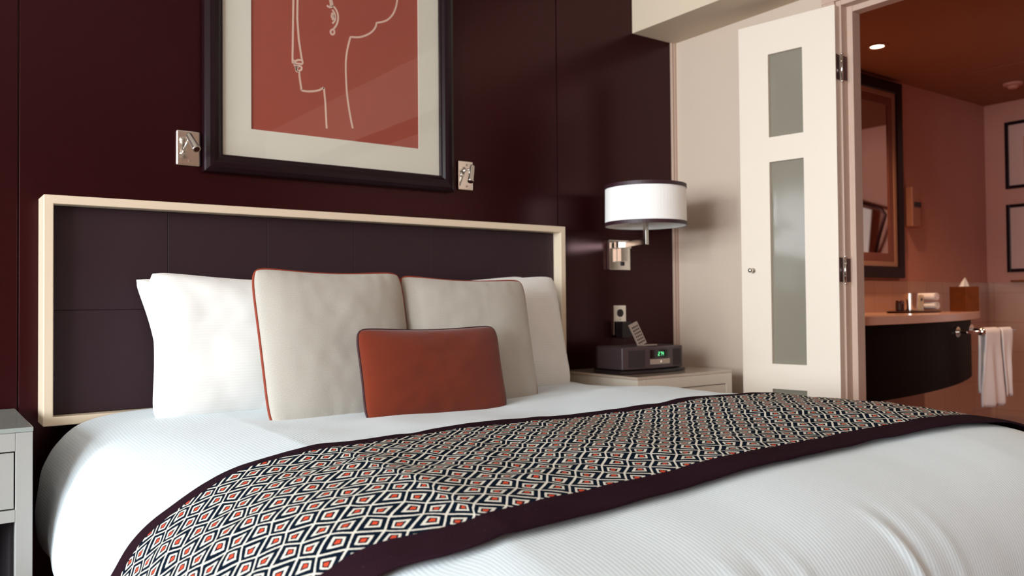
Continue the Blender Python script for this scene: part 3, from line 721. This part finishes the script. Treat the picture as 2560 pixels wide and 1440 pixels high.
# ------------------------------------------------------------------ socket, plug adapter, clock radio, handset
def socket():
    t = empty('wall_socket', 'chrome double wall socket on the plum wall above the clock radio', 'socket', (2.744, 0, 0.88))
    b = B(); bx(b, 2.704, 2.784, -0.008, -0.001, 0.800, 0.942); obj('wall_plate', b, M['chrome'], t, bevel=0.0015)
    for z in (0.905, 0.845):
        b = B(); cyl(b, (2.746, -0.0082, z), (2.746, -0.0115, z), 0.0185, seg=28); obj('outlet', b, M['black'], t)
    b = B(); cyl(b, (2.746, -0.0082, 0.8755), (2.746, -0.0105, 0.8755), 0.003, seg=12); obj('screw', b, M['steel'], t)
    t = empty('power_adapter', 'black plug-in power adapter hanging from the socket', 'adapter', (2.742, -0.013, 0.80))
    b = B(); bx(b, 2.712, 2.768, -0.060, -0.0125, 0.785, 0.865); obj('body', b, M['black'], t, bevel=0.004)
    b = B()
    pts = spline([(2.74, 0.790), (2.745, 0.75), (2.80, 0.70), (2.84, 0.70)], 8)
    tube(b, [(x, -0.045-0.0*i, max(z, 0.656)) for i, (x, z) in enumerate(pts)], 0.0022, 8); obj('cable', b, M['black'], t, smooth=True)
socket()
def radio():
    cx, cy, z = 2.600, -0.262, 0.6515
    t = empty('clock_radio', 'dark clock radio with green digits on the nightstand', 'clock radio', (cx, cy, z))
    W_, D_, H_ = 0.37, 0.21, 0.112
    def shape(b, w, dp, z0, z1, bow=0.022, back=0.055):
        # plan: bowed front, tapering back corners
        pts = []
        for k in range(13):
            u = -1+2*k/12; pts.append((u*w/2, -dp/2 - bow*(1-u*u)))
        pts += [(w/2, dp/2-back), (w/2-0.03, dp/2-0.012), (w/2-0.06, dp/2), (-w/2+0.06, dp/2), (-w/2+0.03, dp/2-0.012), (-w/2, dp/2-back)]
        lo = [b.verts.new((cx+x, cy+y, z0)) for x, y in pts]; hi = [b.verts.new((cx+x, cy+y, z1)) for x, y in pts]
        n = len(pts)
        for i in range(n): b.faces.new((lo[i], lo[(i+1) % n], hi[(i+1) % n], hi[i]))
        b.faces.new(lo[::-1]); b.faces.new(hi)
    b = B(); shape(b, W_, D_, z+0.016, z+H_); body = obj('body', b, M['radio'], t, bevel=0.006, segs=3)
    b = B(); shape(b, W_+0.02, D_+0.012, z, z+0.013, 0.030); obj('base', b, M['black'], t, bevel=0.003)
    def fy(x): u = (x-cx)/(W_/2); return cy - D_/2 - 0.022*(1-u*u)
    def face(b, x0, x1, z0, z1, dep):
        n = 10; F = []; K = []
        for k in range(n+1):
            x = x0+(x1-x0)*k/n
            F.append((b.verts.new((x, fy(x)-dep, z0)), b.verts.new((x, fy(x)-dep, z1)))); K.append((b.verts.new((x, fy(x)+0.001, z0)), b.verts.new((x, fy(x)+0.001, z1))))
        for k in range(n):
            b.faces.new((F[k][0], F[k+1][0], F[k+1][1], F[k][1])); b.faces.new((K[k+1][0], K[k][0], K[k][1], K[k+1][1]))
            b.faces.new((F[k][1], F[k+1][1], K[k+1][1], K[k][1])); b.faces.new((F[k+1][0], F[k][0], K[k][0], K[k+1][0]))
        b.faces.new((F[0][0], F[0][1], K[0][1], K[0][0])); b.faces.new((F[-1][1], F[-1][0], K[-1][0], K[-1][1]))
    for xa, xb in ((cx-0.155, cx-0.070), (cx+0.108, cx+0.168)):
        b = B(); face(b, xa, xb, z+0.026, z+0.098, 0.0012); obj('speaker_grille', b, M['grille'], t)
    b = B(); face(b, cx-0.040, cx+0.080, z+0.062, z+0.098, 0.0022); disp = obj('display', b, mat('display_glass', srgb(24, 12, 14), 0.12), t)
    b = B(); face(b, cx-0.040, cx+0.082, z+0.036, z+0.058, 0.0026); drawer = obj('disc_slot', b, M['silver'], t)
    b = B(); xx = cx+0.022; b2 = cyl(b, (xx, fy(xx)-0.0028, z+0.047), (xx, fy(xx)-0.0042, z+0.047), 0.005, seg=16); obj('button', b, M['chrome'], drawer)
    # seven-segment style digits reading as in the photograph
    b = B()
    x0 = cx+0.006; zb = z+0.072; hgt = 0.016; wdg = 0.0085
    segs = {'2': ['t', 'ur', 'm', 'll', 'b'], '4': ['ul', 'm', 'ur', 'lr'], '7': ['t', 'ur', 'lr'], '1': ['ur', 'lr']}
    def seg(x, k):
        th = 0.0017; y = fy(x)-0.0030
        R_ = {'t': (0, wdg, hgt-th, hgt), 'm': (0, wdg, hgt/2-th/2, hgt/2+th/2), 'b': (0, wdg, 0, th), 'ul': (0, th, hgt/2, hgt), 'll': (0, th, 0, hgt/2), 'ur': (wdg-th, wdg, hgt/2, hgt), 'lr': (wdg-th, wdg, 0, hgt/2)}[k]
        bx(b, x+R_[0], x+R_[1], y, y+0.0006, zb+R_[2], zb+R_[3])
    for i, ch in enumerate('274'):
        for k in segs[ch]: seg(x0+i*0.0115 + (0.002 if i else 0), k)
    obj('digits', b, M['clockglow'], disp)
    # remote control leaning in its rest
    t2 = empty('remote_control', 'slim silver remote control leaning in its rest on the clock radio', 'remote control', (2.610, -0.26, z+H_))
    Mr = Matrix.Translation((2.615, -0.290, z+H_+0.004)) @ Matrix.Rotation(math.radians(-20), 4, 'Y') @ Matrix.Rotation(math.radians(-14), 4, 'X')
    b = B(); bx(b, -0.026, 0.026, 0.0, 0.007, 0, 0.105); bmesh.ops.transform(b, matrix=Mr, verts=b.verts); rem = obj('case', b, M['silver'], t2, bevel=0.001)
    for i in range(4):
        for j in range(6):
            b = B(); bx(b, -0.018+i*0.0105, -0.0125+i*0.0105, -0.0012, 0.0, 0.010+j*0.0145, 0.0175+j*0.0145); bmesh.ops.transform(b, matrix=Mr, verts=b.verts); obj('key', b, M['black'], rem)
    b = B(); bx(b, 2.592, 2.672, -0.322, -0.280, z+H_+0.0005, z+H_+0.005); obj('rest', b, M['silver'], t2, bevel=0.001)
radio()

# ------------------------------------------------------------------ bathroom seen through the doorway
BX0, BX1, BY1, BY0, BZ = XR+0.09, 6.06, -0.20, -3.30, 2.31
def bathroom():
    b = B(); bx(b, BX0, BX1+0.1, BY1, BY1+0.1, 0, BZ+0.1); struct('wall_bathroom_back', b, M['bathwall'])
    b = B(); bx(b, BX1, BX1+0.1, BY0, BY1, 0, BZ+0.1); struct('wall_bathroom_right', b, M['bathwall'])
    b = B(); bx(b, BX0, BX1+0.1, BY0-0.1, BY0, 0, BZ+0.1); struct('wall_bathroom_front', b, M['bathwall'])
    b = B(); bx(b, BX0, BX1+0.1, BY0-0.1, BY1+0.1, BZ, BZ+0.06); struct('ceiling_bathroom', b, M['bathceil'])
    b = B(); bx(b, BX0, BX1, BY0, BY1, 0.0, 0.008); struct('floor_bathroom', b, M['bathfloor'])
    b = B(); bx(b, BX0, BX1, BY1-0.012, BY1-0.0005, 0.009, 1.073); bx(b, BX1-0.012, BX1-0.0005, BY0, BY1-0.0125, 0.009, 1.073); struct('trim_5', b, M['tile'])
    # access hatch in the ceiling
    b = B(); frame_rect(b, 0, 1, 0, 1, 0.1, 0, 1); b.free()
    b = B(); bx(b, 5.10, 5.50, -0.95, -0.55, BZ-0.004, BZ-0.0005); h = obj('ceiling_hatch', b, M['bathceil'], bevel=0.001)
    tag(h, 'flush square access hatch in the brown bathroom ceiling', 'hatch')
    # downlight
    t = empty('ceiling_downlight', 'small round glowing downlight in the bathroom ceiling', 'ceiling light', (4.143, -0.527, BZ))
    b = B()
    n = 40; A = []
    for r_, z_ in ((0.062, BZ-0.0005), (0.058, BZ-0.006), (0.036, BZ-0.006), (0.034, BZ-0.0005)):
        A.append([b.verts.new((4.143+r_*math.cos(2*math.pi*k/n), -0.527+r_*math.sin(2*math.pi*k/n), z_)) for k in range(n)])
    for i in range(3):
        for k in range(n): b.faces.new((A[i][k], A[i][(k+1) % n], A[i+1][(k+1) % n], A[i+1][k]))
    obj('trim_ring', b, M['bathceil'], t, smooth=True)
    b = B(); cyl(b, (4.143, -0.527, BZ-0.003), (4.143, -0.527, BZ-0.001), 0.0345, seg=32); obj('lamp', b, M['lampglow'], t)
    l = bpy.data.lights.new('downlight_beam', 'SPOT'); l.energy = 60; l.color = (1.0, 0.64, 0.36); l.spot_size = 2.3; l.spot_blend = 0.8; l.shadow_soft_size = 0.035
    lo = bpy.data.objects.new('downlight_beam', l); lo.location = (4.143, -0.527, BZ-0.012); COL.objects.link(lo)
    # unseen fill spot added further into the room to brighten the bathroom
    l = bpy.data.lights.new('bathroom_fill', 'SPOT'); l.energy = 82; l.color = (1.0, 0.74, 0.60); l.spot_size = 2.4; l.spot_blend = 0.8; l.shadow_soft_size = 0.04
    lo = bpy.data.objects.new('bathroom_fill', l); lo.location = (4.9, -2.1, BZ-0.012); COL.objects.link(lo)
    t = empty('smoke_detector', 'round smoke detector on the bathroom ceiling', 'smoke detector', (5.56, -0.60, BZ))
    b = B(); cyl(b, (5.56, -0.60, BZ-0.018), (5.56, -0.60, BZ-0.0005), 0.052, 0.060, 36); obj('base', b, M['bathwall'], t, bevel=0.004)
    b = B(); cyl(b, (5.56, -0.60, BZ-0.036), (5.56, -0.60, BZ-0.0185), 0.024, 0.036, 28); obj('sensor', b, M['bathwall'], t, bevel=0.003)
    # mirror
    t = empty('wall_mirror', 'tall mirror in a black frame above the washstand', 'mirror', (4.45, BY1, 1.10))
    b = B(); frame_rect(b, 3.98, 4.914, 1.090, 2.286, 0.070, BY1-0.040, BY1-0.001); obj('frame', b, M['frameblack'], t, bevel=0.006, segs=3)
    b = B(); bx(b, 4.045, 4.849, BY1-0.020, BY1-0.012, 1.155, 2.221); obj('glass', b, M['mirror'], t)
    b = B(); frame_rect(b, 4.048, 4.846, 1.158, 2.218, 0.030, BY1-0.030, BY1-0.0205); obj('liner', b, M['liner'], t, bevel=0.002)
    b = B(); frame_rect(b, 4.079, 4.815, 1.189, 2.187, 0.050, BY1-0.026, BY1-0.0205); obj('inner_band', b, M['band'], t, bevel=0.002)
    # hair dryer / dispenser boxes on the wall
    t = empty('soap_dispenser', 'slim beige wall dispenser mounted right of the mirror', 'dispenser', (5.04, BY1, 1.41))
    b = B(); bx(b, 4.99, 5.085, BY1-0.050, BY1-0.001, 1.412, 1.660); obj('body', b, M['beige'], t, bevel=0.006)
    b = B(); bx(b, 5.010, 5.086, BY1-0.0535, BY1-0.0505, 1.535, 1.565); obj('level_window', b, M['black'], t)
    b = B(); bx(b, 4.950, 4.990, BY1-0.014, BY1-0.001, 1.250, 1.365); o = obj('switch_plate', b, M['beige'], bevel=0.002); tag(o, 'small beige switch plate low beside the black mirror frame', 'switch')
    # pictures on the right wall
    def pic(z0, z1, lab):
        t = empty('framed_picture', lab, 'picture', (BX1, -0.55, z0), 'framed pictures on the bathroom wall')
        def fr(b, y0, y1, za, zb, w, xa, xb):
            for a in ((y0, y0+w, za, zb), (y1-w, y1, za, zb), (y0+w, y1-w, za, za+w), (y0+w, y1-w, zb-w, zb)): bx(b, xa, xb, a[0], a[1], a[2], a[3])
        b = B(); fr(b, -0.80, -0.339, z0, z1, 0.022, BX1-0.024, BX1-0.001); obj('frame', b, M['frameblack'], t, bevel=0.001)
        b = B(); bx(b, BX1-0.010, BX1-0.004, -0.778, -0.361, z0+0.022, z1-0.022); obj('mat_board', b, M['bathpic'], t)
        b = B(); bx(b, BX1-0.0125, BX1-0.0102, -0.66, -0.455, z0+0.12, z1-0.11); obj('print', b, M['bathprint'], t)
    M['bathpic'] = mat('pale_mat_board', srgb(202, 158, 146), 0.8); M['bathprint'] = mat('ochre_print', srgb(190, 110, 60), 0.8, noise_amt=0.2, noise_scale=30)
    pic(1.709, 2.166, 'upper of two black framed pictures on the bathroom wall')
    pic(1.142, 1.602, 'lower of two black framed pictures on the bathroom wall')
    b = B(); bx(b, BX1-0.055, BX1-0.0125, -0.60, -0.372, 1.0735, 1.086); o = obj('wooden_ledge', b, M['gold'], bevel=0.001); tag(o, 'thin orange brown ledge strip on top of the wall tiles', 'ledge')
bathroom()

CZ = 0.885
def counter_front(x):
    u = (x-3.24)/(5.40-3.24)
    return -0.93 + 0.02*u + 0.46*u**2.2
def washstand():
    t = empty('washstand', 'dark floating washstand under a pale bowed marble counter', 'washstand', (4.4, BY1, 0))
    n = 24
    def slab(b, x0, x1, f, z0, z1):
        lo = []; hi = []
        pts = [(x0+(x1-x0)*k/n, f(x0+(x1-x0)*k/n)) for k in range(n+1)] + [(x1, BY1-0.013), (x0, BY1-0.013)]
        lo = [b.verts.new((x, y, z0)) for x, y in pts]; hi = [b.verts.new((x, y, z1)) for x, y in pts]
        for i in range(len(pts)): j = (i+1) % len(pts); b.faces.new((lo[i], lo[j], hi[j], hi[i]))
        b.faces.new(lo[::-1]); b.faces.new(hi)
    b = B(); slab(b, BX0+0.002, 5.40, counter_front, CZ-0.040, CZ); obj('counter', b, M['counter'], t, bevel=0.003)
    b = B(); slab(b, BX0+0.004, 5.12, lambda x: counter_front(x)+0.05, 0.50, CZ-0.042); obj('cabinet', b, M['vanity'], t, bevel=0.002)
washstand()
def bar_and_towels():
    t = empty('towel_bar', 'chrome towel bar standing off the dark washstand front', 'towel bar', (4.9, -0.70, 0.78))
    yb = -0.79
    b = B(); tube(b, [(4.50, yb, 0.782), (5.06, yb, 0.782)], 0.008, 14); obj('rail', b, M['chrome'], t, smooth=True)
    for x in (4.54, 5.03):
        b = B(); cyl(b, (x, yb, 0.782), (x, counter_front(x)+0.049, 0.782), 0.006, seg=14); obj('bracket', b, M['chrome'], t)
        b = B(); cyl(b, (x, counter_front(x)+0.049, 0.782), (x, counter_front(x)+0.040, 0.782), 0.028, seg=24); obj('rosette', b, M['chrome'], t)
    b = B(); sph(b, (4.66, yb-0.002, 0.782), 0.022, 20, (0.7, 1, 1)); obj('finial', b, M['chrome'], t, smooth=True)
    def hang(x0, x1, zf, zb, m, lab, seed):
        b = B(); nu, nv = 26, 40; R_ = 0.016; V = []
        for i in range(nu+1):
            u = i/nu; row = []
            for j in range(nv+1):
                v = j/nv
                L1 = 0.782-zf; L2 = 0.782-zb; tot = L1+L2+math.pi*R_; s = v*tot
                if s < L1: y = yb-R_; z = zf+s
                elif s < L1+math.pi*R_: a = (s-L1)/R_; y = yb-R_*math.cos(a); z = 0.782+R_*math.sin(a)
                else: y = yb+R_; z = 0.782-(s-L1-math.pi*R_)
                hangk = sstep(0.0, 0.35, 0.782-z)
                wv = 0.014*math.sin(u*math.pi*3.2+seed)*hangk + 0.006*noise.noise(Vector((u*3, z*6, seed)))*hangk
                x = x0+(x1-x0)*u; x += (0.5-u)*-0.03*hangk*(1 if seed < 3 else -1) + 0.01*noise.noise(Vector((z*3, seed, 0)))
                row.append(b.verts.new((x, y+(wv if y < yb else -wv*0.3), z)))
            V.append(row)
        for i in range(nu):
            for j in range(nv): b.faces.new((V[i][j], V[i+1][j], V[i+1][j+1], V[i][j+1]))
        o = obj('hand_towel', b, m, smooth=True, fixn=False); so = o.modifiers.new('t', 'SOLIDIFY'); so.thickness = 0.011; so.offset = 0
        tag(o, lab, 'towel', 'hand towels on the chrome bar')
    hang(4.675, 4.835, 0.375, 0.45, M['towel'], 'white hand towel hanging nearest the free end of the chrome bar', 1.0)
    hang(4.865, 4.985, 0.420, 0.47, M['towel'], 'white hand towel hanging at the far right of the chrome bar', 4.0)
bar_and_towels()
def counter_things():
    # tray with toiletries
    cx, cy, z = 4.52, -0.50, CZ+0.0008
    t = empty('tray', 'dark oval tray holding toiletries on the washstand', 'tray', (cx, cy, z))
    b = B(); cyl(b, (0, 0, 0), (0, 0, 0.010), 1.0, 1.06, 48)
    for v in b.verts: v.co = Vector((cx+v.co.x*0.235, cy+v.co.y*0.085, z+v.co.z))
    obj('plate', b, M['tray'], t, bevel=0.002)
    zt = z+0.0108
    jx = cx-0.150
    t = empty('storage_jar', 'small dark lidded glass jar at the left of the tray', 'jar', (jx, cy, zt))
    b = B(); cyl(b, (jx, cy, zt), (jx, cy, zt+0.045), 0.022, seg=24); obj('body', b, M['tray'], t, bevel=0.004)
    b = B(); cyl(b, (jx, cy, zt+0.0455), (jx, cy, zt+0.058), 0.0235, 0.018, 24); obj('lid', b, M['bronze'], t, bevel=0.003)
    gx = cx-0.060
    t = empty('drinking_tumbler', 'shiny tumbler with a bright reflection beside the folded washcloths', 'tumbler', (gx, cy-0.01, zt))
    b = B(); cyl(b, (gx, cy-0.01, zt), (gx, cy-0.01, zt+0.098), 0.036, 0.042, 36); obj('wall', b, M['chrome'], t, smooth=False, bevel=0.002)
    bx_ = cx+0.058
    b = B(); bx(b, bx_-0.020, bx_+0.022, cy-0.012, cy+0.018, zt, zt+0.088)
    t = empty('toiletry_carton', 'cream carton with a round dark emblem next to the tumbler', 'carton', (bx_, cy, zt))
    obj('box', b, M['cream'], t, bevel=0.001)
    b = B(); cyl(b, (bx_, cy-0.0122, zt+0.062), (bx_, cy-0.0132, zt+0.062), 0.010, seg=20); obj('emblem', b, M['black'], t)
    for k, (dz, dx, lab) in enumerate(((0.0, 0.006, 'lower rolled white washcloth on the tray'), (0.050, 0.0, 'upper rolled white washcloth stacked on another on the tray'))):
        b = B(); x = cx+0.142+dx; pts = []
        for q in range(64):
            a = q/63*math.pi*5.2; r_ = 0.006+0.019*q/63; pts.append((x+1.35*r_*math.cos(a), zt+0.0262+dz+r_*math.sin(a)))
        V = [[b.verts.new((px, y, pz)) for y in (cy-0.055, cy-0.02, cy+0.02, cy+0.055)] for px, pz in pts]
        for i in range(63):
            for j in range(3): b.faces.new((V[i][j], V[i+1][j], V[i+1][j+1], V[i][j+1]))
        o = obj('rolled_washcloth', b, M['towel'], smooth=True, fixn=False); so = o.modifiers.new('t', 'SOLIDIFY'); so.thickness = 0.0045; so.offset = 1
        tag(o, lab, 'washcloth', 'rolled washcloths on the tray')
    # tissue box
    tx, ty, z = 5.20, -0.45, CZ+0.0008
    t = empty('tissue_box', 'bronze coloured cube tissue box with a paper tissue standing up', 'tissue box', (tx, ty, z))
    Mx = Matrix.Translation((tx, ty, z)) @ Matrix.Rotation(math.radians(-12), 4, 'Z')
    b = B(); bx(b, -0.058, 0.058, -0.058, 0.058, 0, 0.150); bmesh.ops.transform(b, matrix=Mx, verts=b.verts); obj('cover', b, M['gold'], t, bevel=0.004)
    b = B(); bx(b, 0.0585, 0.0600, -0.056, 0.056, 0.002, 0.148); bmesh.ops.transform(b, matrix=Mx, verts=b.verts); obj('side_plate', b, M['chrome'], t)
    b = B()
    ring = [(0.034*math.cos(a), 0.018*math.sin(a)+0.006*math.sin(3*a), 0.1505) for a in [2*math.pi*k/16 for k in range(16)]]
    mid = [(p[0]*0.6+0.004, p[1]*0.55, 0.178) for p in ring]; apex = b.verts.new((0.008, 0, 0.208))
    A = [b.verts.new(p) for p in ring]; C_ = [b.verts.new(p) for p in mid]
    for k in range(16): b.faces.new((A[k], A[(k+1) % 16], C_[(k+1) % 16], C_[k])); b.faces.new((C_[k], C_[(k+1) % 16], apex))
    bmesh.ops.transform(b, matrix=Mx, verts=b.verts); obj('tissue', b, M['paper'], t, smooth=True)
counter_things()
def reflected_towel():
    # bath towel on a wall rail, seen only in the mirror
    t = empty('towel_rail', 'dark wall rail with a towel, seen in the bathroom mirror', 'towel rail', (BX1, -1.10, 1.55))
    b = B(); tube(b, [(BX1-0.013, -1.46, 1.84), (BX1-0.09, -1.44, 1.84), (BX1-0.09, -0.96, 1.66), (BX1-0.085, -0.93, 1.61), (BX1-0.07, -1.00, 1.42), (BX1-0.013, -1.08, 1.22)], 0.013, 12); obj('rail', b, M['bronze'], t, smooth=True)
    b = B(); nu, nv = 30, 30; V = []
    for i in range(nu+1):
        u = i/nu; row = []
        for j in range(nv+1):
            v = j/nv; y = -1.36+0.34*u; ztop = 1.775-0.12*u; z = ztop-(0.48-0.05*u)*v
            row.append(b.verts.new((BX1-0.118-0.010*math.sin(u*18)*v, y-0.05*v, z)))
        V.append(row)
    for i in range(nu):
        for j in range(nv): b.faces.new((V[i][j], V[i+1][j], V[i+1][j+1], V[i][j+1]))
    o = obj('bath_towel', b, M['towel'], smooth=True, fixn=False); so = o.modifiers.new('t', 'SOLIDIFY'); so.thickness = 0.012
    tag(o, 'white bath towel on a wall rail, reflected in the mirror', 'towel')
reflected_towel()
